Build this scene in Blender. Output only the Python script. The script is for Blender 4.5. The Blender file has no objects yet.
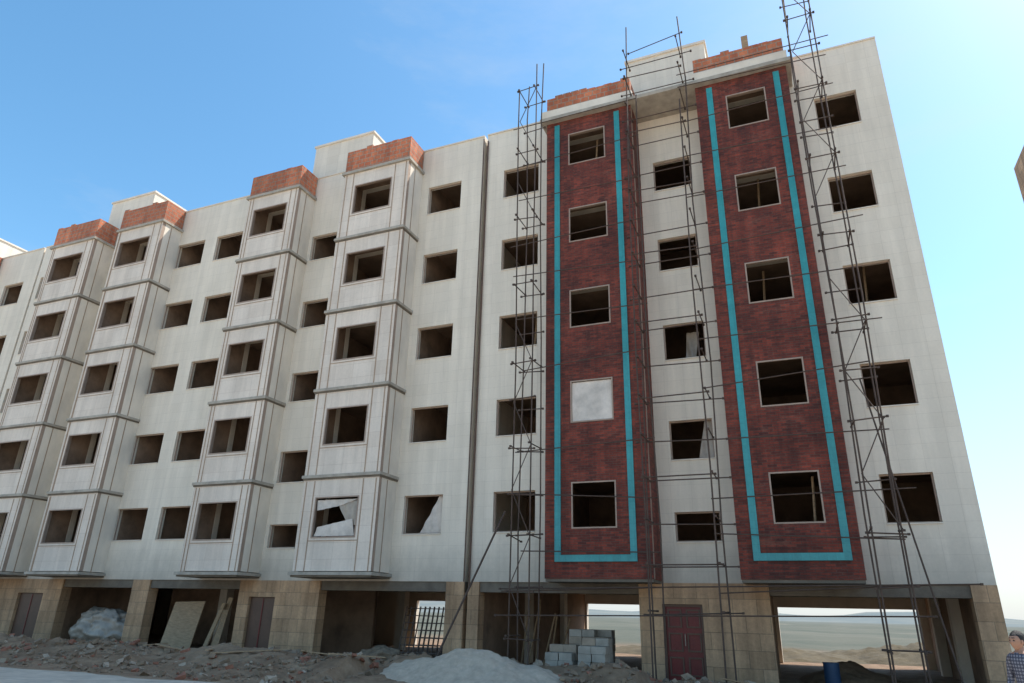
import bpy, bmesh, math, random
from mathutils import Vector, Matrix, noise
random.seed(7)
sc=bpy.context.scene
COL=bpy.context.collection

# ---------------------------------------------------------------- materials
def nt(name):
    m=bpy.data.materials.new(name); m.use_nodes=True
    t=m.node_tree; b=t.nodes["Principled BSDF"]
    return m,t,b
def N(t,typ,**k):
    n=t.nodes.new(typ)
    for a,v in k.items():
        if a in n.inputs.keys(): n.inputs[a].default_value=v
        else: setattr(n,a,v)
    return n
def facade_vec(t):
    g=N(t,"ShaderNodeNewGeometry"); s=N(t,"ShaderNodeSeparateXYZ"); t.links.new(g.outputs["Position"],s.inputs[0])
    a=N(t,"ShaderNodeMath",operation='ADD'); t.links.new(s.outputs[0],a.inputs[0]); t.links.new(s.outputs[1],a.inputs[1])
    c=N(t,"ShaderNodeCombineXYZ"); t.links.new(a.outputs[0],c.inputs[0]); t.links.new(s.outputs[2],c.inputs[1])
    return c.outputs[0], g.outputs["Position"]
def ramp(t,src,stops):
    r=N(t,"ShaderNodeValToRGB"); t.links.new(src,r.inputs[0])
    e=r.color_ramp.elements
    while len(e)<len(stops): e.new(.5)
    for i,(p,c) in enumerate(stops):
        e[i].position=p; e[i].color=(c[0],c[1],c[2],1) if not isinstance(c,(int,float)) else (c,c,c,1)
    return r.outputs[0]
def noiz(t,vec,scale,detail=6,rough=.6,sc3=None):
    if sc3:
        mp=N(t,"ShaderNodeMapping"); mp.inputs["Scale"].default_value=sc3; t.links.new(vec,mp.inputs[0]); vec=mp.outputs[0]
    n=N(t,"ShaderNodeTexNoise",Scale=scale,Detail=detail,Roughness=rough); t.links.new(vec,n.inputs["Vector"])
    return n.outputs["Fac"]
def mul(t,a,b,f=1.0,typ='MULTIPLY'):
    m=N(t,"ShaderNodeMix",data_type='RGBA',blend_type=typ); m.inputs[0].default_value=f
    t.links.new(a,m.inputs[6]); t.links.new(b,m.inputs[7]); return m.outputs[2]
def mixf(t,fac,a,b):
    m=N(t,"ShaderNodeMix",data_type='RGBA'); t.links.new(fac,m.inputs[0])
    for s,i in((a,6),(b,7)):
        if isinstance(s,tuple): m.inputs[i].default_value=(*s,1)
        else: t.links.new(s,m.inputs[i])
    return m.outputs[2]
def bump(t,b,h,dist=.01,st=.6):
    n=N(t,"ShaderNodeBump",Strength=st,Distance=dist); t.links.new(h,n.inputs["Height"]); t.links.new(n.outputs[0],b.inputs["Normal"])
def brickmat(name,c1,c2,mort,bw,rh,ms,off=.5,rough=.8,dirt=.25,var=(.75,1.1),bd=.01,streak=.15,bias=0,base=0,smear=None):
    m,t,b=nt(name); v,p=facade_vec(t)
    k=N(t,"ShaderNodeTexBrick",offset=off); t.links.new(v,k.inputs["Vector"])
    k.inputs["Color1"].default_value=(*c1,1);k.inputs["Color2"].default_value=(*c2,1);k.inputs["Mortar"].default_value=(*mort,1)
    k.inputs["Scale"].default_value=1;k.inputs["Brick Width"].default_value=bw;k.inputs["Row Height"].default_value=rh
    k.inputs["Mortar Size"].default_value=ms;k.inputs["Mortar Smooth"].default_value=.2;k.inputs["Bias"].default_value=bias
    c=k.outputs["Color"]
    n1=ramp(t,noiz(t,p,.45,8,.6),[(.3,var[0]),(.7,var[1])])
    c=mul(t,c,n1)
    n2=ramp(t,noiz(t,p,1.0,6,.65,(2.2,2.2,.18)),[(.42,1-streak*2),(.6,1)])
    c=mul(t,c,n2)
    n3=ramp(t,noiz(t,p,14,5,.7),[(.3,1-dirt),(.7,1)])
    c=mul(t,c,n3)
    if smear:
        f=ramp(t,noiz(t,p,1.1,9,.75,(1,1,2.5)),[(.56,0.0),(.80,.5)])
        c=mixf(t,f,c,smear)
    if base:
        s=N(t,"ShaderNodeSeparateXYZ"); t.links.new(p,s.inputs[0])
        a=N(t,"ShaderNodeMath",operation='MULTIPLY_ADD'); t.links.new(noiz(t,p,1.6,7,.7),a.inputs[0]); a.inputs[1].default_value=-1.6; t.links.new(s.outputs[2],a.inputs[2])
        r=N(t,"ShaderNodeMapRange"); r.inputs["From Min"].default_value=1.6; r.inputs["From Max"].default_value=2.9; r.inputs["To Min"].default_value=1-base; t.links.new(a.outputs[0],r.inputs["Value"])
        cc_=N(t,"ShaderNodeCombineColor"); 
        for i in range(3): t.links.new(r.outputs[0],cc_.inputs[i])
        c=mul(t,c,cc_.outputs[0])
    t.links.new(c,b.inputs["Base Color"]); b.inputs["Roughness"].default_value=rough
    ad=N(t,"ShaderNodeMath",operation='MULTIPLY_ADD'); t.links.new(k.outputs["Fac"],ad.inputs[0]); ad.inputs[1].default_value=-1
    t.links.new(noiz(t,p,25,4),ad.inputs[2]); bump(t,b,ad.outputs[0],bd)
    return m
def plain(name,c,rough=.8,amt=.25,scale=3,metal=0,bd=.01,sc3=None,c2=None):
    m,t,b=nt(name); g=N(t,"ShaderNodeNewGeometry"); p=g.outputs["Position"]
    f=noiz(t,p,scale,8,.65,sc3)
    lo=tuple(x*(1-amt) for x in c) if c2 is None else c2
    col=ramp(t,f,[(.32,lo),(.68,c)])
    t.links.new(col,b.inputs["Base Color"]); b.inputs["Roughness"].default_value=rough; b.inputs["Metallic"].default_value=metal
    bump(t,b,noiz(t,p,scale*9,5),bd)
    return m
M={}
M['white']=brickmat("cream_stone_cladding",(.88,.775,.635),(.85,.745,.605),(.72,.62,.50),.60,.40,.004,off=0,dirt=.06,var=(.91,1.02),bd=.002,streak=.05,base=.3)
M['panel']=brickmat("bay_travertine_panels",(.86,.74,.62),(.81,.685,.565),(.66,.53,.43),.78,.52,.005,off=0,dirt=.09,var=(.86,1.04),bd=.003,streak=.06)
M['plaster']=plain("rough_cement_plaster",(.83,.735,.61),.9,.2,1.5,sc3=(1,1,.5))
M['conc']=plain("raw_concrete",(.50,.44,.36),.9,.4,2.5)
M['dconc']=plain("dark_concrete_and_ledge_shade",(.20,.165,.125),.9,.4,2)
M['red']=brickmat("dark_red_facing_brick",(.37,.062,.032),(.15,.030,.018),(.15,.08,.06),.24,.068,.008,dirt=.4,var=(.5,1.3),bd=.008,streak=.18,smear=(.36,.15,.10))
M['hollow']=brickmat("hollow_clay_brick",(.82,.26,.115),(.66,.185,.085),(.52,.36,.25),.30,.20,.018,dirt=.3,var=(.7,1.1),bd=.02)
M['tan']=brickmat("tan_travertine_plinth",(.74,.47,.27),(.56,.345,.19),(.36,.25,.15),.62,.42,.008,dirt=.25,var=(.72,1.1),bd=.006,streak=.15)
M['cyan']=brickmat("turquoise_glazed_tile",(.045,.35,.37),(.055,.39,.405),(.04,.28,.29),.2,.2,.003,off=0,rough=.4,dirt=.2,var=(.8,1.05),bd=.003,streak=.08)
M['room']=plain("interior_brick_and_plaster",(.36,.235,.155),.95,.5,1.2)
M['frame']=plain("window_subframe",(.40,.29,.22),.6,.2,4)
M['strip']=plain("joint_strip",(.46,.32,.22),.8,.3,4)
M['rust']=plain("rusty_scaffold_tube",(.11,.07,.05),.7,.45,5,metal=.2)
M['wood']=plain("weathered_plank",(.46,.31,.18),.85,.4,3,sc3=(1,8,8))
M['paper']=plain("white_sheet",(.78,.69,.60),.7,.35,2.5)
M['plastic']=plain("translucent_plastic",(.48,.40,.32),.35,.4,2)
M['door']=plain("maroon_steel_door",(.17,.016,.012),.45,.3,2)
M['bdoor']=plain("brown_steel_door",(.12,.06,.035),.5,.3,2)
M['dark']=plain("gap_shade",(.03,.028,.026),.9)
M['bedr']=plain("mesh_steel",(.12,.08,.06),.7,.3)
M['barrel']=plain("blue_plastic",(.03,.08,.17),.5,.2)

# ---------------------------------------------------------------- mesh builder
class MB:
    def __init__(s): s.v=[];s.f=[];s.m=[];s.mats=[]
    def mi(s,k):
        if k not in s.mats: s.mats.append(k)
        return s.mats.index(k)
    def poly(s,pts,k):
        i=len(s.v); s.v+=[tuple(p) for p in pts]; s.f.append(tuple(range(i,i+len(pts)))); s.m.append(s.mi(k))
    def box(s,x0,x1,y0,y1,z0,z1,k,M4=None):
        i=len(s.v); c=[(x0,y0,z0),(x1,y0,z0),(x1,y1,z0),(x0,y1,z0),(x0,y0,z1),(x1,y0,z1),(x1,y1,z1),(x0,y1,z1)]
        if M4 is not None: c=[tuple(M4@Vector(p)) for p in c]
        s.v+=c
        for f in((0,3,2,1),(4,5,6,7),(0,1,5,4),(1,2,6,5),(2,3,7,6),(3,0,4,7)): s.f.append(tuple(i+a for a in f)); s.m.append(s.mi(k))
    def tube(s,a,b,r,k,n=7):
        a=Vector(a);b=Vector(b);d=(b-a).normalized(); u=d.orthogonal().normalized(); w=d.cross(u); i=len(s.v)
        for p in(a,b):
            for j in range(n):
                t=2*math.pi*j/n; s.v.append(tuple(p+u*math.cos(t)*r+w*math.sin(t)*r))
        for j in range(n):
            s.f.append((i+j,i+(j+1)%n,i+n+(j+1)%n,i+n+j)); s.m.append(s.mi(k))
        s.f.append(tuple(i+j for j in reversed(range(n))));s.m.append(s.mi(k));s.f.append(tuple(i+n+j for j in range(n)));s.m.append(s.mi(k))
    def wall(s,x0,x1,z0,z1,y0,y1,holes,k,kr=None):
        kr=kr or k
        xs=sorted(set([x0,x1]+[min(max(h[i],x0),x1) for h in holes for i in(0,1)])); zs=sorted(set([z0,z1]+[min(max(h[i],z0),z1) for h in holes for i in(2,3)]))
        nx,nz=len(xs)-1,len(zs)-1
        def solid(i,j):
            if i<0 or j<0 or i>=nx or j>=nz: return False
            cx=(xs[i]+xs[i+1])/2; cz=(zs[j]+zs[j+1])/2
            return not any(h[0]<cx<h[1] and h[2]<cz<h[3] for h in holes)
        for i in range(nx):
            for j in range(nz):
                if not solid(i,j): continue
                a,b,c,d=xs[i],xs[i+1],zs[j],zs[j+1]
                s.poly([(a,y0,c),(b,y0,c),(b,y0,d),(a,y0,d)],k)
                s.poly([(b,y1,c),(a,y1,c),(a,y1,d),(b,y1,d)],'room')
                if not solid(i-1,j): s.poly([(a,y1,c),(a,y0,c),(a,y0,d),(a,y1,d)],kr)
                if not solid(i+1,j): s.poly([(b,y0,c),(b,y1,c),(b,y1,d),(b,y0,d)],kr)
                if not solid(i,j-1): s.poly([(a,y1,c),(b,y1,c),(b,y0,c),(a,y0,c)],kr)
                if not solid(i,j+1): s.poly([(a,y0,d),(b,y0,d),(b,y1,d),(a,y1,d)],kr)
    def obj(s,name,parent=None,smooth=False):
        me=bpy.data.meshes.new(name); me.from_pydata(s.v,[],s.f)
        for k in s.mats: me.materials.append(M[k])
        me.polygons.foreach_set("material_index",s.m)
        if smooth: me.polygons.foreach_set("use_smooth",[True]*len(s.f))
        me.update(); o=bpy.data.objects.new(name,me); COL.objects.link(o)
        if parent: o.parent=parent
        return o
def empty(name,loc=(0,0,0)):
    e=bpy.data.objects.new(name,None); COL.objects.link(e); return e
J=lambda s=.06: random.uniform(-s,s)

FL=[2.55+3.15*k for k in range(6)]
ROOF=19.5; DEP=12.0
def rows(c0,p,h): return [c0+p*k+h/2 for k in range(5)],[c0+p*k-h/2 for k in range(5)]
TA,BA=rows(4.6,3.1,1.3)
TB,BB=rows(4.47,3.15,1.36)
TR,BR=rows(4.57,3.12,1.34)
cc=[4.0,6.52,9.67,12.8,15.9]; hh=[.86,1.22,1.22,1.22,1.22]
TC=[a+b/2 for a,b in zip(cc,hh)]; BC=[a-b/2 for a,b in zip(cc,hh)]

def frame(mb,x0,x1,z0,z1,y,w=.05,k='frame',d=.05):
    mb.box(x0,x0+w,y,y+d,z0,z1,k);mb.box(x1-w,x1,y,y+d,z0,z1,k)
    mb.box(x0+w,x1-w,y,y+d,z1-w,z1,k);mb.box(x0+w,x1-w,y,y+d,z0,z0+w,k)

def building(name,x0,x1,cols,bays,parts,gf,back_open,gf_back,pents):
    root=empty(name)
    holes=[]
    for (a,b,T,B) in cols:
        for k in range(5): holes.append((a,b,B[k],T[k]))
    for by in bays:
        for k in range(5): holes.append((by['x0']+.16,by['x1']-.16,FL[k]+.25,FL[k+1]-.02))
    mb=MB(); mb.wall(x0,x1,2.5,ROOF,0,.25,holes,'white')
    mb.obj("facade_wall",root)
    cp=MB(); cp.box(x0,x1,-.04,.30,ROOF+.002,ROOF+.06,'plaster'); cp.obj("parapet_coping",root)
    sl=MB()
    for (a,b,T,B) in cols:
        for k in range(5):
            sl.box(a+.002,b-.002,-.03,.2,B[k]+.002,B[k]+.035,'plaster')
            frame(sl,a+.003,b-.003,B[k]+.038,T[k]-.003,.10,.035,'frame',.04)
    sl.obj("window_sills",root)
    st=MB()
    for k in range(6):
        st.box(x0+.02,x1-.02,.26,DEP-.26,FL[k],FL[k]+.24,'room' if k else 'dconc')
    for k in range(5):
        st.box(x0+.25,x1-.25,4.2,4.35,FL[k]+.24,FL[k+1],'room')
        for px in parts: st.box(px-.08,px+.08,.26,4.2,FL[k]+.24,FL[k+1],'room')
    st.obj("floor_slabs_and_partitions",root)
    sw=MB()
    for xx,w in((x0,1),(x1,-1)):
        a,b=sorted((xx,xx+w*.24)); sw.box(a,b,.255,DEP-.25,2.5,ROOF,'white')
    sw.wall(x0,x1,2.5,ROOF,DEP-.25,DEP,[],'white')
    sw.obj("side_and_rear_walls",root)
    bb=MB(); tr=MB()
    for by in bays:
        a,b=by['x0'],by['x1']; w0,w1=by['w']; T,B=by['T'],by['B']; y=-1.1
        zb=by['zb']; red=by.get('red'); kf='red' if red else 'panel'; ks='red' if red else 'plaster'
        zt=18.35
        bb.wall(a,b,zb,zt,y,y+.16,[(w0,w1,B[k],T[k]) for k in range(5)],kf,'frame')
        for xx,w in((a,1),(b,-1)):
            p,q=sorted((xx,xx+w*.09)); bb.box(p,q,y+.162,-.003,zb,zt,ks)
            p,q=sorted((xx+w*.092,xx+w*.15)); bb.box(p,q,y+.164,-.003,zb,zt,'room')
        for k in range(6): bb.box(a+.152,b-.152,y+.165,.255,FL[k]-(0 if k else -.02),FL[k]+.24,'conc' if k==0 else 'room')
        for k in range(5): frame(tr,w0+.004,w1-.004,B[k]+.004,T[k]-.004,y-.012,.04)
        if not red:
            for k in range(5):
                z=2.62+3.15*k+(.03 if k else 0)
                ov=.07 if k else .10
                tr.box(a-ov,b+ov,y-ov,-.004,z,z+.10,'conc')
                tr.box(a-.035,b+.035,y-.035,-.004,z-.06,z-.002,'dconc')  # dark strip stands in for the shadow under each ledge
                z2=z+3.15-.07
                for xx in(a+.10,w0-.12,w1+.09,b-.13):
                    tr.box(xx,xx+.035,y-.014,y-.002,z+.102,z2,'strip')
                tr.box(w0-.083,w1+.088,y-.012,y-.002,B[k]-.10,B[k]-.07,'strip')
                tr.box(b+.002,b+.012,-.62,-.58,z+.102,z2,'strip')
            tr.box(a-.09,b+.09,y-.09,-.004,18.352,18.47,'conc')
        else:
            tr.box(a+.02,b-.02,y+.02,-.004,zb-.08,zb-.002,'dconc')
        pz0=18.48 if not red else 18.86
        tr.wall(a,b,pz0,ROOF+.02,y,y+.2,[],'hollow')
        for xx,w in((a,1),(b,-1)):
            p,q=sorted((xx,xx+w*.2)); tr.box(p,q,y+.202,-.045,pz0,ROOF+.02,'hollow')
        xx=a
        while xx<b-.3:
            if random.random()<.3: tr.box(xx,xx+.29,y+.01,y+.19,ROOF+.022,ROOF+.022+random.choice([.03,.06,.1]),'hollow')
            xx+=.31
    if bays: bb.obj("projecting_bay_walls",root); tr.obj("bay_ledges_frames_parapets",root)
    g=MB()
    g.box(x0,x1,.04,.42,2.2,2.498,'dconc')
    for (a,b,door) in gf:
        if door:
            g.wall(a,b,0,2.197,-.03,.40,[(door[0],door[1],-.1,1.95)],'tan')
        else: g.box(a,b,-.03,.40,-.1,2.197,'tan')
        g.box(a,b,-.03,.038,2.199,2.497,'tan')
    for (a,b,door) in gf:
        c=(a+b)/2
        for yy in(4.3,8.2): g.box(c-.2,c+.2,yy,yy+.4,0,2.549,'plaster')
    g.wall(x0,x1,-.1,2.498,DEP-.26,DEP-.01,[(a,b,-.2,2.1) for a,b in back_open],'plaster')
    for (a,b,y) in gf_back: g.box(a,b,y,y+.15,0,2.548,'room')
    for xx,w in((x0,1),(x1,-1)):
        a,b=sorted((xx+.01*w,xx+w*.2)); g.box(a,b,.43,DEP-.27,0,2.49,'room')
    g.obj("ground_floor_columns_and_walls",root)
    p=MB()
    for (a,b) in pents:
        p.box(a,b,.26,5.5,ROOF+.0,21.5,'white'); p.box(a-.06,b+.06,.2,5.56,21.502,21.6,'plaster')
    if pents: p.obj("stair_penthouse",root)
    r=MB(); r.box(x0+.25,x1-.25,.3,DEP-.3,18.6,18.75,'conc'); r.obj("roof_deck",root)
    return root

def bayd(x0,x1,w0,w1,red=False,T=TB,B=BB,zb=2.75): return dict(x0=x0,x1=x1,w=(w0,w1),T=T,B=B,zb=zb,red=red)
A=building("apartment_building",-10.03,3.97,
  [(1.87,3.12,TA,BA),(-9.27,-7.83,TA,BA),(-3.53,-2.26,TC,BC)],
  [bayd(-7.1,-3.98,-6.29,-4.94,True,TR,BR,2.55),bayd(-1.76,1.13,-.82,.42,True,TR,BR,2.55)],
  [-7.4,-4.3,-1.5,1.5],
  [(-10.03,-9.65,None),(-4.66,-1.18,(-4.02,-2.93)),(3.42,3.97,None)],
  [(-9.75,-7.3),(-6.6,-5.2),(-1.6,3.5)],[(-4.6,-1.3,3.5)],[(-4.35,-1.42)])
B=building("apartment_building",-36.4,-10.17,
  [(-12.6,-11.12,TA,BA),(-18.22,-16.95,TC,BC),(-23.85,-22.28,TA,BA),(-26.3,-24.58,TA,BA),(-30.6,-29.75,TC,BC),(-36.1,-34.9,TA,BA)],
  [bayd(-16.02,-12.95,-15.45,-13.67),bayd(-21.1,-18.38,-20.72,-18.88),bayd(-29.17,-26.25,-28.9,-26.9),bayd(-33.95,-30.85,-33.6,-31.45)],
  [-12.8,-16.5,-18.3,-21.3,-24.2,-26.4,-29.4,-30.75,-34.2],
  [(-10.80,-10.17,None),(-19.15,-15.65,(-18.66,-17.5)),(-24.5,-23.6,None),(-32.9,-28.45,(-31.06,-29.5)),(-36.4,-36.0,None)],
  [(-18.6,-16.9),(-15,-12.5),(-28,-26.5)],[(-19.0,-15.7,3.5),(-28.4,-19.2,5.5),(-36,-28.5,3.5),(-14.3,-12,7.5)],[(-19.0,-15.85),(-32.3,-29.2)])
C=building("apartment_building",-62.8,-36.55,
  [(-39.06,-37.5,TA,BA),(-44.6,-43.3,TC,BC),(-50.2,-48.7,TA,BA),(-52.7,-51,TA,BA)],
  [bayd(-42.9,-40.0,-42.3,-40.5),bayd(-47.5,-44.8,-47.2,-45.2),bayd(-55.6,-52.7+0.0,-55.2,-53.2)],
  [-39.3,-43.1,-47.8,-50.4],
  [(-37.2,-36.55,None),(-45.5,-42.0,(-45,-43.9)),(-50.9,-50,None),(-62.8,-58,None)],
  [],[(-62,-37,5)],[(-45.4,-42.2)])
R=empty("apartment_building")
rb=MB()
rb.wall(9.8,22,0,19.5,3.0,3.25,[(11+3.2*i,12.4+3.2*i,4+3.1*k,5.4+3.1*k) for i in range(3) for k in range(5)],'tan')
rb.box(9.8,10.05,3.252,9.6,0,19.5,'tan'); rb.box(21.75,22,3.252,9.6,0,19.5,'tan'); rb.wall(9.8,22,0,19.5,9.602,9.85,[],'tan')
for k in range(6): rb.box(10.06,21.7,3.26,9.58,2.6+3.1*k,2.85+3.1*k,'room')
rb.obj("walls_and_slabs",R)

t=MB()
for a,b in((-6.70,-4.50),(-1.31,.80)):
    y0,y1=-1.135,-1.102; w=.185
    t.box(a-w/2,a+w/2,y0,y1,3.0,18.2,'cyan'); t.box(b-w/2,b+w/2,y0,y1,3.0,18.2,'cyan')
    t.box(a+w/2,b-w/2,y0,y1,3.0,3.0+w,'cyan')
t.obj("turquoise_tile_bands",A)
t=MB(); t.box(-7.3,1.3,-1.32,-.006,18.36,18.50,'conc'); t.box(-7.25,-3.9,-1.25,-.006,18.502,18.855,'plaster'); t.box(-1.85,1.2,-1.25,-.006,18.502,18.855,'plaster')
t.box(-3.88,-1.87,-1.0,-.006,18.502,18.60,'wood')
t.obj("top_ledge_slab",A)
t=MB()
t.box(-4.0,-2.95,.08,.13,.02,1.94,'door')
for i in range(2):
    for j in range(3): frame(t,-3.9+i*.5,-3.52+i*.5,.15+j*.6,.62+j*.6,.055,.04,'bdoor',.024)
frame(t,-4.015,-2.935,.0,1.945,.02,.06,'bdoor')
t.tube((-3.45,.03,.9),(-3.45,.03,1.2),.015,'frame')
t.obj("maroon_entrance_door",A)
t=MB(); t.box(-18.64,-17.52,.08,.13,.02,1.94,'bdoor'); t.box(-18.1,-18.06,.06,.078,.05,1.9,'door'); t.obj("brown_door",B)
t=MB(); t.box(-31.04,-29.52,.08,.13,.02,1.94,'bdoor'); t.box(-30.3,-30.26,.06,.078,.05,1.9,'door'); t.obj("brown_door_b",B)
def sheet(name,parent,poly,y,k,amp=.03,n=14):
    mb=MB(); bl,br,tr_,tl=[Vector((p[0],0,p[1])) for p in poly]; pts=[]
    for j in range(n+1):
        for i in range(n+1):
            u,v=i/n,j/n; p=(bl*(1-u)+br*u)*(1-v)+(tl*(1-u)+tr_*u)*v
            p.y=y+amp*noise.noise(Vector((p.x*5,p.z*1.5,3)))+amp*.6*math.sin(p.x*22+p.z*3); pts.append(tuple(p))
    mb.v=pts; mb.mats=[k]
    for j in range(n):
        for i in range(n):
            a=j*(n+1)+i; mb.f.append((a,a+1,a+n+2,a+n+1)); mb.m.append(0)
    return mb.obj(name,parent,True)
sheet("board_over_window",A,[(-6.24,7.06),(-4.99,7.06),(-4.99,8.3),(-6.24,8.3)],-1.06,'paper',.012)
sheet("torn_plastic_low",B,[(-15.38,3.86),(-13.75,3.86),(-13.9,4.4),(-15.3,4.15)],-1.04,'paper',.03)
sheet("torn_plastic_high",B,[(-15.38,4.7),(-14.4,4.85),(-13.75,5.05),(-15.38,5.05)],-1.03,'paper',.03)
sheet("torn_plastic_side",B,[(-14.1,4.2),(-13.75,4.2),(-13.75,5.0),(-14.6,5.0)],-1.0,'plastic',.03)
sheet("window_curtain",B,[(-12.05,3.98),(-11.15,3.98),(-11.15,5.22),(-11.35,5.22)],.2,'paper',.03)
sheet("window_sheet",A,[(-2.75,5.93),(-2.3,5.93),(-2.3,7.1),(-2.5,7.1)],.2,'plastic',.03)
sheet("window_sheet_b",A,[(-3.0,9.1),(-2.7,9.1),(-2.5,10.2),(-2.9,10.2)],.7,'plastic',.03)
jk=MB()
for (x,y,z,h) in((-5.6,-.2,16.0,1.9),(-5.2,.5,13.0,2),(-.3,.2,13.0,2.2),(.1,-.4,3.0,2.2),(-.5,.3,9.6,2.2),(2.4,1.2,9.6,2.3),(-8.4,1.1,9.5,2.4),(-14.4,.4,9.5,2.4),(-19.8,.5,12.6,2.4)):
    jk.tube((x,y,z-.2),(x+.15,y,z+h),.035,'wood',6)
jk.obj("interior_props",A)

j=MB(); j.box(-10.165,-10.035,.35,.45,0,19.4,'dark'); j.box(-36.545,-36.405,.35,.45,0,19.4,'dark'); j.obj("joint_shade_backing",B)  # near-black backing added to stand in for shade inside the open joints
j=MB(); j.box(-10.21,-10.175,-.03,-.003,2.5,19.4,'bdoor'); j.tube((-9.98,-.06,2.3),(-9.98,-.06,19.2),.03,'bdoor'); j.obj("joint_cover_and_drainpipe",A)
r=MB(); r.box(-.12,.1,-.4,-.25,19.5,20.7,'wood'); r.tube((-33.5,1,19.5),(-33.5,1,20.4),.03,'rust'); r.tube((-1.5,.1,19.5),(-1.5,.1,20.6),.03,'rust'); r.obj("roof_posts",A)

# ---------------------------------------------------------------- scaffolding
RR=.022
def scaffold(name,stand,ledg,diag,thin=[],planks=[]):
    mb=MB()
    for (x,y,zt) in stand:
        z=-.1; px,py=x,y
        while z<zt:
            z2=min(z+random.uniform(3.5,5.5),zt); nx=x+random.uniform(-.06,.06); ny=y+random.uniform(-.04,.04)
            mb.tube((px,py,z),(nx,ny,z2+.15),RR,'rust'); z=z2; px,py=nx,ny
    for (p,q) in ledg:
        mb.tube(p,q,RR*.8,'rust',6)
        for e in(p,q):
            mb.box(e[0]-.03,e[0]+.03,e[1]-.03,e[1]+.03,e[2]-.025,e[2]+.025,'rust')
    for (p,q) in diag: mb.tube(p,q,RR*.65,'rust',6)
    for (p,q) in thin: mb.tube(p,q,.017,'rust',6)
    for (x0,x1,y0,y1,z) in planks: mb.box(x0,x1,y0,y1,z,z+.04,'wood')
    return mb.obj(name)
def tower(name,xa,xb,zt,step,tops):
    st=[(xa,-1.45,tops[0]),(xb,-1.45,tops[1]),(xa,-2.15,tops[2]),(xb,-2.15,tops[3])]
    lg=[];dg=[];z=1.0;i=0
    while z<zt:
        for y in(-1.45,-2.15):
            if random.random()<.75:
                zz=z+J(.12); lg.append(((xa-.1,y,zz),(xb+.1,y,zz+J(.06))))
        if i%2==0: lg.append(((xa,-1.35,z+J()),(xa,-2.3,z+J()))); lg.append(((xb,-1.35,z+J()),(xb,-2.3,z+J())))
        if z+step<zt and random.random()<.8:
            a,b=(xa,xb) if i%2 else (xb,xa); dg.append(((a,-2.15,z),(b,-2.15,z+step)))
        z+=step;i+=1
    scaffold(name,st,lg,dg)
tower("scaffolding",-7.74,-7.16,19.6,1.3,(19.9,20.8,19.2,20.2))
tower("scaffolding",1.32,1.98,21.5,1.3,(22.3,22.0,21.6,22.6))
st=[(-3.98,-1.45,21.4),(-3.72,-1.5,18.2),(-3.9,-2.2,17.5),(-2.05,-1.45,21.2),(-2.2,-2.2,17.0)]
lg=[];dg=[];z=1.7;i=0
while z<20.4:
    lg.append(((-4.2,-1.45,z+J()),(-1.75,-1.45,z+J())))
    if i%2: lg.append(((-3.95,-2.2,z+J()),(-2.05,-2.2,z+J())))
    lg.append(((-3.9,-1.3,z+.05),(-3.9,-2.3,z+.05))) ; lg.append(((-2.12,-1.3,z+.05),(-2.12,-2.3,z+.05)))
    z+=1.12;i+=1
th=[]
for z in(2.2,3.3,4.75,6.3,8.9,10.4,12.0,13.5,15.2,16.6,18.15):
    th.append(((-8.0+J(.3),-1.42,z+J(.2)),(-3.7,-1.42,z+J(.2))))
for z in(2.35,3.5,4.6,6.2,7.8,9.2,10.8,12.1,13.8,15.3,17.0,18.2,19.0):
    th.append(((-2.3,-1.42,z+J(.2)),(2.2+J(.3),-1.42,z+J(.2))))
lg.append(((-8.1,-2.2,1.55),(2.3,-2.2,1.75))); lg.append(((-3.9,-1.45,20.3),(-2.0,-1.45,20.6)))
lg.append(((-8.3,-1.5,2.25),(3.4,-1.5,2.45)))
scaffold("scaffolding",st,lg,dg,th)
pp=MB(); pp.tube((-9.7,-2.6,.3),(-8.2,-1.5,4.4),.03,'rust'); pp.tube((2.7,-1.6,.1),(1.7,-1.3,7.5),.022,'rust'); pp.obj("leaning_pole")

# ---------------------------------------------------------------- ground
def fr(x,y,s,o=4,seed=0): return noise.fractal(Vector((x*s,y*s,seed)),.9,2.0,o)
def gh(x,y):
    h=0
    if -7.2<y<-.3 and -48<x<14:
        if x<-11: yc,w=-3.6,1.9
        elif x<-4: yc,w=-2.4,1.3
        else: yc,w=-2.3,1.1
        amp=.38 if x<-4 else .17
        e=math.exp(-((y-yc-.5*fr(x,0,.35,2,5))/w)**2)
        f=max(0,min(1,(-.3-y)/.8))*max(0,min(1,(y+7.2)/1.5))
        h=e*f*(amp+.35*amp*fr(x,y,.6,3,1)*1.6)+f*.10*fr(x,y,1.6,5,2)
    if y>12: h+=.5*min(1,(y-12)/30)*fr(x,y,.03,4,7)*1.5
    return h
def axis(a,b,step,far):
    l=[];v=a
    while v<b: l.append(v); v+=step
    l.append(b); s=step;v=b;up=[]
    while v<far: s*=1.35; v+=s; up.append(v)
    s=step;v=a;dn=[]
    while v>-far: s*=1.35; v-=s; dn.append(v)
    return dn[::-1]+l+up
xs=axis(-42,12,.16,9000); ys=axis(-7.5,0,.14,9000)
vs=[(x,y,gh(x,y)-.0) for y in ys for x in xs]; nx=len(xs)
fs=[(j*nx+i,j*nx+i+1,(j+1)*nx+i+1,(j+1)*nx+i) for j in range(len(ys)-1) for i in range(nx-1)]
m,t_,b=nt("dry_dirt_ground"); g=N(t_,"ShaderNodeNewGeometry"); p=g.outputs["Position"]
c=ramp(t_,noiz(t_,p,1.3,10,.7),[(.3,(.16,.092,.05)),(.5,(.27,.17,.098)),(.72,(.42,.285,.175))])
s_=N(t_,"ShaderNodeSeparateXYZ"); t_.links.new(p,s_.inputs[0])
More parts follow.
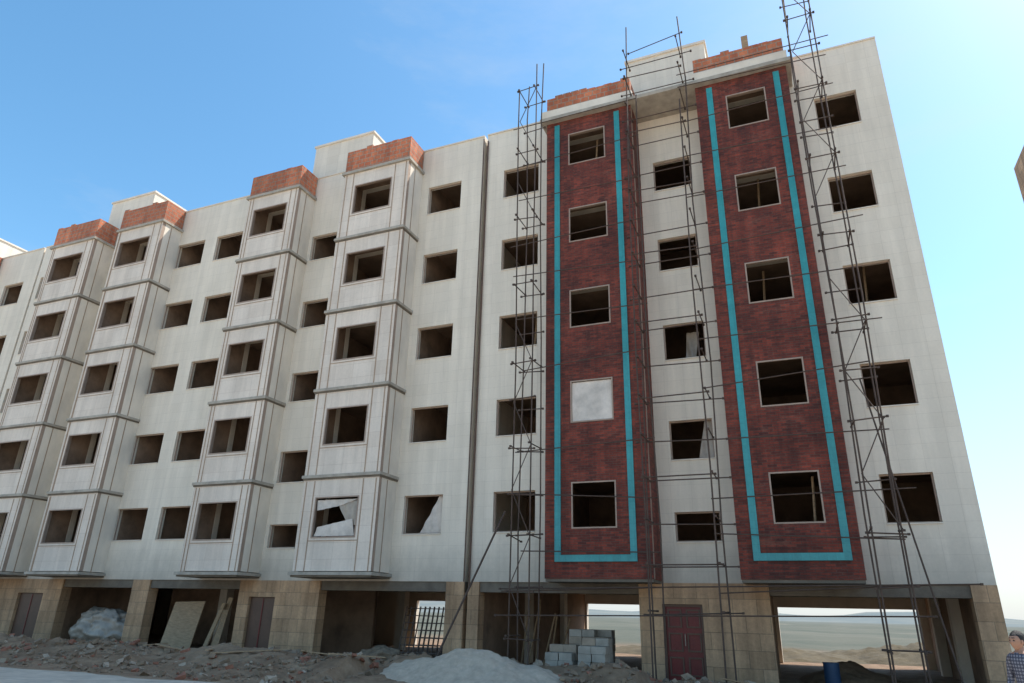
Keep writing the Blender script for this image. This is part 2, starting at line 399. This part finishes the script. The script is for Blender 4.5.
yy=N(t_,"ShaderNodeMapRange"); yy.inputs["From Min"].default_value=-7; yy.inputs["From Max"].default_value=-12; t_.links.new(s_.outputs[1],yy.inputs["Value"])
c=mixf(t_,yy.outputs[0],c,ramp(t_,noiz(t_,p,.4,9,.65),[(.3,(.60,.50,.38)),(.7,(.72,.62,.49))]))  # ground made paler out front to bounce light onto the facade
far=ramp(t_,noiz(t_,p,.02,9,.7),[(.38,(.07,.08,.05)),(.52,(.125,.12,.08)),(.68,(.20,.17,.115))])
yb=N(t_,"ShaderNodeMapRange"); yb.inputs["From Min"].default_value=14; yb.inputs["From Max"].default_value=30; t_.links.new(s_.outputs[1],yb.inputs["Value"])
c=mixf(t_,yb.outputs[0],c,far)
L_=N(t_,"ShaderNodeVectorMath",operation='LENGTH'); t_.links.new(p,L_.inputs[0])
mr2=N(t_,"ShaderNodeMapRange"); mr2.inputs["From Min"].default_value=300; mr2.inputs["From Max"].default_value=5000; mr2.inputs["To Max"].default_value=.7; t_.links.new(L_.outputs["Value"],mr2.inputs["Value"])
c=mixf(t_,mr2.outputs[0],c,(.22,.26,.27))  # aerial haze painted into the ground colour, stronger with distance
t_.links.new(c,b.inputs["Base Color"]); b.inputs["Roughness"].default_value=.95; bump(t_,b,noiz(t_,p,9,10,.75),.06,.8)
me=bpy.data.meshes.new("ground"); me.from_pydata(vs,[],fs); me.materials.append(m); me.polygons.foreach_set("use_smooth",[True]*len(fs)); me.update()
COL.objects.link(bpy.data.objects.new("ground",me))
M['road']=plain("dusty_gravel_road",(.64,.54,.42),.95,.35,2.2,bd=.03)
rd=MB(); n=160
for i in range(n):
    xa=-60+i*.625; xb=xa+.625
    f=lambda x:-7.3+.45*fr(x,0,.5,4,9)-.1
    rd.poly([(xa,-17,.012),(xb,-17,.012),(xb,f(xb),.012),(xa,f(xa),.012)],'road')
rd.obj("road")
def heap(name,cx,cy,rx,ry,h,k,seed,n=60,z0=-.05):
    mb=MB(); mb.mats=[k]
    for j in range(n+1):
        for i in range(n+1):
            u=i/n*2-1; v=j/n*2-1; r=math.hypot(u,v)
            e=max(0,1-r)**.85 if r<1 else 0
            x=cx+u*rx;y=cy+v*ry
            mb.v.append((x,y,z0+gh(x,y)*.6*(r<1)+h*e*(1+.25*fr(x,y,1.2,3,seed))+.05*fr(x,y,4,4,seed+1)*(e>0)))
    for j in range(n):
        for i in range(n):
            a=j*(n+1)+i; mb.f.append((a,a+1,a+n+2,a+n+1)); mb.m.append(0)
    return mb.obj(name,None,True)
M['sand']=plain("pale_sand_pile",(.60,.475,.35),.95,.3,5,bd=.03)
M['dirt']=plain("brown_earth",(.34,.22,.13),.95,.45,2,bd=.05)
M['gdirt']=plain("scrubby_earth",(.17,.14,.085),.95,.5,1.5,bd=.05)
heap("sand_pile",-8.2,-3.4,2.8,1.5,.66,'sand',3)
heap("earth_mound",.6,3.5,1.5,1.6,.6,'dirt',5)
heap("earth_mound",-4.2,15.5,7,3,.7,'gdirt',8)
heap("earth_mound",3.5,17,5,3,.8,'gdirt',9)
heap("earth_mound",-15.5,-4.0,3.0,1.5,.4,'dirt',12)
heap("earth_mound",-27,-4.4,4.0,1.8,.55,'dirt',13)
rb=MB()
M['rub1']=plain("rubble_stone",(.33,.23,.15),.95,.5,4); M['rub2']=plain("rubble_brick",(.36,.15,.09),.95,.4,4); M['rub3']=plain("rubble_pale",(.48,.37,.27),.95,.3,4)
for i in range(6500):
    x=random.uniform(-38,4.5); y=-random.uniform(.2,7.0)
    if -10.5<x<-6 and y<-2.3: continue
    s=random.choice([.015,.015,.02,.02,.03,.03,.04,.05,.07,.09])*random.uniform(.7,1.3)
    k=random.choice(['rub1','rub1','rub1','rub1','rub1','rub3','rub2'])
    Mx=Matrix.Translation((x,y,gh(x,y)+s*.3))@Matrix.Rotation(random.uniform(0,6.3),4,'Z')@Matrix.Rotation(random.uniform(-.6,.6),4,'X')@Matrix.Rotation(random.uniform(-.6,.6),4,'Y')
    i0=len(rb.v); rb.box(-s,s,-s*.7,s*.7,-s*.5,s*.5,k,Mx)
    for q in range(i0,len(rb.v)):
        v=rb.v[q]; rb.v[q]=tuple(v[a]+random.uniform(-.3,.3)*s for a in range(3))
for i in range(34):
    x=random.uniform(-34,3); y=-random.uniform(.4,5); l=random.uniform(.3,1.1); a=random.uniform(0,3.14)
    if -10.5<x<-6 and y<-2.3: continue
    rb.box(-l,l,-.05,.05,-.012,.012,'wood',Matrix.Translation((x,y,gh(x,y)+.09))@Matrix.Rotation(a,4,'Z')@Matrix.Rotation(J(.15),4,'Y'))
rb.obj("rubble")

# ---------------------------------------------------------------- hills
hm,ht,hb=nt("hazy_hills"); g=N(ht,"ShaderNodeNewGeometry")
c=ramp(ht,noiz(ht,g.outputs["Position"],.004,8,.6),[(.35,(.15,.18,.175)),(.65,(.23,.235,.20))]); ht.links.new(c,hb.inputs["Base Color"]); hb.inputs["Roughness"].default_value=1
vv=[];ff=[];n=240;rws=8
for j in range(rws):
    for i in range(n+1):
        a=2*math.pi*i/n; rr=2600+j*260
        e=math.sin(math.pi*j/(rws-1)); h=e*(26+56*abs(fr(math.cos(a)*4,math.sin(a)*4,1,5,4)))
        vv.append((rr*math.cos(a),rr*math.sin(a),h-2))
for j in range(rws-1):
    for i in range(n): a=j*(n+1)+i; ff.append((a,a+1,a+n+2,a+n+1))
me=bpy.data.meshes.new("hills"); me.from_pydata(vv,[],ff); me.materials.append(hm); me.polygons.foreach_set("use_smooth",[True]*len(ff)); COL.objects.link(bpy.data.objects.new("hills",me))

# ---------------------------------------------------------------- site objects
bs=MB()
for (a,b_,y0,y1,z1) in((-7.15,-6.3,-.9,-.1,.78),(-6.2,-5.25,-.95,-.05,.88),(-6.9,-5.4,.5,1.2,1.05)):
    bw=.4;z=.05
    while z<z1:
        x=a
        while x+bw<=b_+.05:
            for yy_ in(y0,y0+.42):
                if z+.2<z1 or random.random()<.7:
                    q=.02; bs.box(x+J(q),x+bw-.03+J(q),yy_+J(q),yy_+.38+J(q),z+.002,z+.19,random.choice(['conc','conc','rub3']))
            x+=bw
        z+=.195
bs.obj("concrete_block_stack")
def blob(name,cx,cy,cz,rx,ry,rz,k,seed,amp=.25):
    bm=bmesh.new(); bmesh.ops.create_icosphere(bm,subdivisions=5,radius=1)
    for v in bm.verts:
        d=v.co.normalized(); q=1+amp*noise.fractal(d*1.6+Vector((seed,0,0)),.8,2,5)+.12*abs(noise.noise(d*5+Vector((0,seed,0))))
        v.co=Vector((cx+d.x*rx*q,cy+d.y*ry*q,max(cz+d.z*rz*q,0)))
    me=bpy.data.meshes.new(name); bm.to_mesh(me); bm.free(); me.materials.append(M[k]); me.polygons.foreach_set("use_smooth",[True]*len(me.polygons))
    o=bpy.data.objects.new(name,me); COL.objects.link(o); return o
blob("plastic_covered_pile",-26.6,.9,.6,1.5,.8,.85,'plastic',2)
blob("cement_bag_pile",-13.2,.4,.15,.8,.5,.35,'rub1',6)
bd=MB()
def leaning(mb,x,y,w,h,tilt,th,k,rz=0):
    Mx=Matrix.Translation((x,y,.1))@Matrix.Rotation(rz,4,'Z')@Matrix.Rotation(tilt,4,'X')@Matrix.Rotation(J(.08),4,'Y')
    mb.box(-w/2,w/2,-th/2,th/2,0,h,k,Mx)
leaning(bd,-21.9,.1,1.25,1.75,-.35,.04,'wood',.2); leaning(bd,-20.7,.3,.25,1.7,-.3,.04,'wood',-.3); leaning(bd,-20.4,.4,.2,1.9,-.3,.04,'wood',.2)
leaning(bd,-20.1,.2,.2,1.5,-.4,.04,'wood',.5)
bd.obj("wooden_board")
gr=MB()
for k in range(3):
    ox=-12.6+k*.22; oy=.3+k*.25
    for i in range(9): gr.tube((ox+i*.17,oy,.1),(ox+i*.17-.05,oy+.5,1.75),.014,'bedr',5)
    for i in range(8): gr.tube((ox,oy+.07*i,.15+.22*i),(ox+1.36,oy+.07*i,.15+.22*i),.014,'bedr',5)
gr.obj("steel_mesh_panel")
gr=MB()
for i in range(6): gr.tube((-9.1+i*.25,2.2,.05),(-9.0+i*.25+J(.2),2.6,1.8+J(.3)),.03,'wood',6)
gr.obj("timber_props")
ba=MB(); ba.tube((.1,1.6,.02),(.1,1.6,.55),.2,'barrel',20); ba.tube((.1,1.6,.551),(.1,1.6,.58),.21,'barrel',20); ba.tube((.1,1.6,.2),(.1,1.6,.23),.21,'barrel',20); ba.obj("plastic_barrel")

# ---------------------------------------------------------------- man
def make_man(loc,rot):
    root=empty("man"); 
    J_={'pel':(0,0,.92,.135,.10),'abd':(0,.01,1.05,.14,.10),'chest':(0,.0,1.25,.155,.105),'up':(0,0,1.38,.115,.08),'neck':(0,.01,1.45,.055,.055),'hd':(0,-.01,1.54,.05,.05)}
    for s,n_ in((1,'L'),(-1,'R')):
        J_['sh'+n_]=(.16*s,0,1.37,.062,.062); J_['el'+n_]=(.235*s,.02,1.10,.047,.047); J_['wr'+n_]=(.25*s,-.07,.87,.03,.03); J_['pm'+n_]=(.25*s,-.09,.79,.034,.02)
        J_['hip'+n_]=(.09*s,0,.86,.09,.09); J_['kn'+n_]=(.105*s,-.02,.47,.06,.06); J_['an'+n_]=(.11*s,.02,.09,.042,.042); J_['toe'+n_]=(.12*s,-.15,.04,.04,.03)
        for i,(dx,l) in enumerate(((-.024,.06),(-.008,.075),(.008,.07),(.024,.055))):
            J_['f%d%s'%(i,n_)]=(.25*s,-.10+dx,.745,.011,.011); J_['g%d%s'%(i,n_)]=(.243*s,-.10+dx,.745-l*.6,.009,.009); J_['h%d%s'%(i,n_)]=(.232*s,-.10+dx,.745-l,.008,.008)
        J_['t0'+n_]=(.245*s,-.13,.80,.011,.011); J_['t1'+n_]=(.24*s,-.145,.765,.009,.009)
    E=[('pel','abd'),('abd','chest'),('chest','up'),('up','neck'),('neck','hd')]
    for n_ in'LR':
        E+=[('up','sh'+n_),('sh'+n_,'el'+n_),('el'+n_,'wr'+n_),('wr'+n_,'pm'+n_),('pel','hip'+n_),('hip'+n_,'kn'+n_),('kn'+n_,'an'+n_),('an'+n_,'toe'+n_),('pm'+n_,'t0'+n_),('t0'+n_,'t1'+n_)]
        for i in range(4): E+=[('pm'+n_,'f%d%s'%(i,n_)),('f%d%s'%(i,n_),'g%d%s'%(i,n_)),('g%d%s'%(i,n_),'h%d%s'%(i,n_))]
    keys=list(J_); me=bpy.data.meshes.new("sk"); me.from_pydata([J_[k][:3] for k in keys],[(keys.index(a),keys.index(b)) for a,b in E],[])
    o=bpy.data.objects.new("sk",me); COL.objects.link(o)
    sm=o.modifiers.new("s",'SKIN'); sv=me.skin_vertices[0].data
    for i,k in enumerate(keys): sv[i].radius=J_[k][3:]; sv[i].use_root=(k=='pel')
    sb=o.modifiers.new("b",'SUBSURF'); sb.levels=2
    bpy.context.view_layer.update(); dg=bpy.context.evaluated_depsgraph_get()
    m2=bpy.data.meshes.new_from_object(o.evaluated_get(dg)); bpy.data.objects.remove(o)
    shirt,t,b=nt("plaid_shirt"); tc=N(t,"ShaderNodeTexCoord"); s=N(t,"ShaderNodeSeparateXYZ"); t.links.new(tc.outputs["Object"],s.inputs[0])
    outs=[]
    for ax in(0,2):
        mm=N(t,"ShaderNodeMath",operation='MULTIPLY'); mm.inputs[1].default_value=150; t.links.new(s.outputs[ax],mm.inputs[0])
        sn=N(t,"ShaderNodeMath",operation='SINE'); t.links.new(mm.outputs[0],sn.inputs[0]); outs.append(sn.outputs[0])
    ad=N(t,"ShaderNodeMath",operation='ADD'); t.links.new(outs[0],ad.inputs[0]); t.links.new(outs[1],ad.inputs[1])
    c=ramp(t,ad.outputs[0],[(0,(.045,.05,.08)),(.8,(.22,.22,.26))]); t.links.new(c,b.inputs["Base Color"])
    M['shirt']=shirt; M['jeans']=plain("dark_trousers",(.05,.055,.08),.9,.3,8); M['skin']=plain("skin",(.42,.22,.14),.55,.12,6); M['hair']=plain("black_hair",(.012,.010,.009),.6,.4,40); M['shoe']=plain("shoe",(.03,.025,.02),.5)
    for k in('shirt','jeans','skin','shoe'): m2.materials.append(M[k])
    for p in m2.polygons:
        c=p.center; p.use_smooth=True
        if c.z>1.425 and abs(c.x)<.09: p.material_index=2
        elif abs(c.x)>.17 and c.z<.89 and c.z>.6: p.material_index=2
        elif c.z>.93 or abs(c.x)>.185: p.material_index=0
        elif c.z<.085: p.material_index=3
        else: p.material_index=1
    bo=bpy.data.objects.new("body",m2); COL.objects.link(bo); bo.parent=root
    bm=bmesh.new(); bmesh.ops.create_uvsphere(bm,u_segments=40,v_segments=32,radius=1)
    for v in bm.verts:
        d=v.co.copy(); x=d.x*.076; y=d.y*.095; z=d.z*.118
        if d.z<0: x*=1-.28*(-d.z)**1.3; y*=1-.12*(-d.z)
        if d.y<0:
            fx=math.exp(-(d.x/.16)**2)
            y-=.024*fx*math.exp(-((d.z+.12)/.17)**2)
            y-=.010*math.exp(-(d.x/.35)**2)*math.exp(-((d.z+.47)/.09)**2)
            y-=.010*math.exp(-(d.x/.4)**2)*math.exp(-((d.z+.85)/.15)**2)
            for sx in(-1,1): y+=.012*math.exp(-((d.x-.38*sx)/.17)**2)*math.exp(-((d.z-.08)/.12)**2)
            y-=.006*math.exp(-(d.x/.6)**2)*math.exp(-((d.z-.27)/.08)**2)
        v.co=Vector((x,y,z))
    hm=bpy.data.meshes.new("head"); bm.to_mesh(hm); bm.free()
    for k in('skin','hair'): hm.materials.append(M[k])
    for p in hm.polygons:
        p.use_smooth=True; c=p.center
        if c.z>.062 or (c.y>-.01 and c.z>-.02) or (c.y>.02 and c.z>-.06): p.material_index=1
        if c.y<-.075 and abs(c.z-.036)<.006 and .012<abs(c.x)<.05: p.material_index=1
    ho=bpy.data.objects.new("head",hm); COL.objects.link(ho); ho.location=(0,-.02,1.575); ho.parent=root
    for sx in(-1,1):
        bm=bmesh.new(); bmesh.ops.create_uvsphere(bm,u_segments=12,v_segments=8,radius=1)
        for v in bm.verts: v.co=Vector((v.co.x*.010+sx*.078,v.co.y*.018-.015,v.co.z*.032+1.565))
        em=bpy.data.meshes.new("ear"); bm.to_mesh(em); bm.free(); em.materials.append(M['skin']); eo=bpy.data.objects.new("ear",em); COL.objects.link(eo); eo.parent=root
        bm=bmesh.new(); bmesh.ops.create_uvsphere(bm,u_segments=12,v_segments=8,radius=.011)
        for v in bm.verts: v.co+=Vector((sx*.029,-.098,1.584))
        em=bpy.data.meshes.new("eye"); bm.to_mesh(em); bm.free(); em.materials.append(M['shoe']); eo=bpy.data.objects.new("eye",em); COL.objects.link(eo); eo.parent=root
    bm=bmesh.new(); bmesh.ops.create_icosphere(bm,subdivisions=4,radius=1)
    for v in bm.verts:
        d=v.co; q=1+.06*noise.noise(d*6)
        v.co=Vector((d.x*.085*q,d.y*.098*q+.012,d.z*.10*q+1.612))
    hm=bpy.data.meshes.new("hair"); bm.to_mesh(hm); bm.free(); hm.materials.append(M['hair']); eo=bpy.data.objects.new("hair",hm); COL.objects.link(eo); eo.parent=root
    for p in hm.polygons: p.use_smooth=True
    for v in hm.vertices:
        if v.co.y<-.06 and v.co.z<1.64: v.co.y=-.06
    root.location=loc; root.rotation_euler=(0,0,rot); root.scale=(.93,.93,.93)
make_man((2.26,-9.3,-.04),-.9)

# ---------------------------------------------------------------- camera
X=Vector((0.9229,0.1216,0.3653));Y=Vector((0.3843,-0.3479,-0.8552))
Z=X.cross(Y).normalized(); X.normalize(); Y=Z.cross(X)
cam=bpy.data.cameras.new("camera"); cam.sensor_width=36; cam.lens=688/1024*36; cam.clip_start=.1; cam.clip_end=30000
co=bpy.data.objects.new("camera",cam); COL.objects.link(co)
Rm=Matrix((X,Y,Z)).to_4x4(); co.matrix_world=Matrix.Translation((0,-20.5,1.6))@Rm
sc.camera=co

# ---------------------------------------------------------------- light
el=math.radians(54); az=math.radians(50)
w=bpy.data.worlds.new("World"); sc.world=w; w.use_nodes=True; wt=w.node_tree; bg=wt.nodes["Background"]
sky=wt.nodes.new("ShaderNodeTexSky"); sky.sky_type='NISHITA'; sky.sun_disc=False; sky.sun_elevation=el; sky.sun_rotation=az
sky.air_density=1.0; sky.dust_density=.8; sky.ozone_density=1.0
hs=N(wt,"ShaderNodeHueSaturation"); hs.inputs["Hue"].default_value=.487; hs.inputs["Saturation"].default_value=1.22; hs.inputs["Value"].default_value=1.8
wt.links.new(sky.outputs[0],hs.inputs["Color"])
g=N(wt,"ShaderNodeTexCoord"); s=N(wt,"ShaderNodeSeparateXYZ"); wt.links.new(g.outputs["Generated"],s.inputs[0])
mr=N(wt,"ShaderNodeMapRange"); mr.inputs["From Min"].default_value=.40; mr.inputs["From Max"].default_value=-.02; mr.inputs["To Max"].default_value=.9; wt.links.new(s.outputs[2],mr.inputs["Value"])
c1=mixf(wt,mr.outputs[0],hs.outputs[0],(4.8,5.4,5.75))
cl=ramp(wt,noiz(wt,g.outputs["Generated"],2.2,9,.62,(1,1,3.2)),[(.56,0.0),(.84,.3)])
c2=mixf(wt,cl,c1,(5.2,5.6,5.9))
wt.links.new(c2,bg.inputs[0]); bg.inputs[1].default_value=.15
sd=Vector((math.sin(az)*math.cos(el),math.cos(az)*math.cos(el),math.sin(el)))
sl=bpy.data.lights.new("sun",'SUN'); sl.energy=5; sl.angle=math.radians(.5); sl.color=(1,.94,.85)
so=bpy.data.objects.new("sun",sl); COL.objects.link(so); so.rotation_euler=sd.to_track_quat('Z','Y').to_euler()
sc.view_settings.view_transform='Standard'; sc.view_settings.look='None'; sc.view_settings.exposure=0
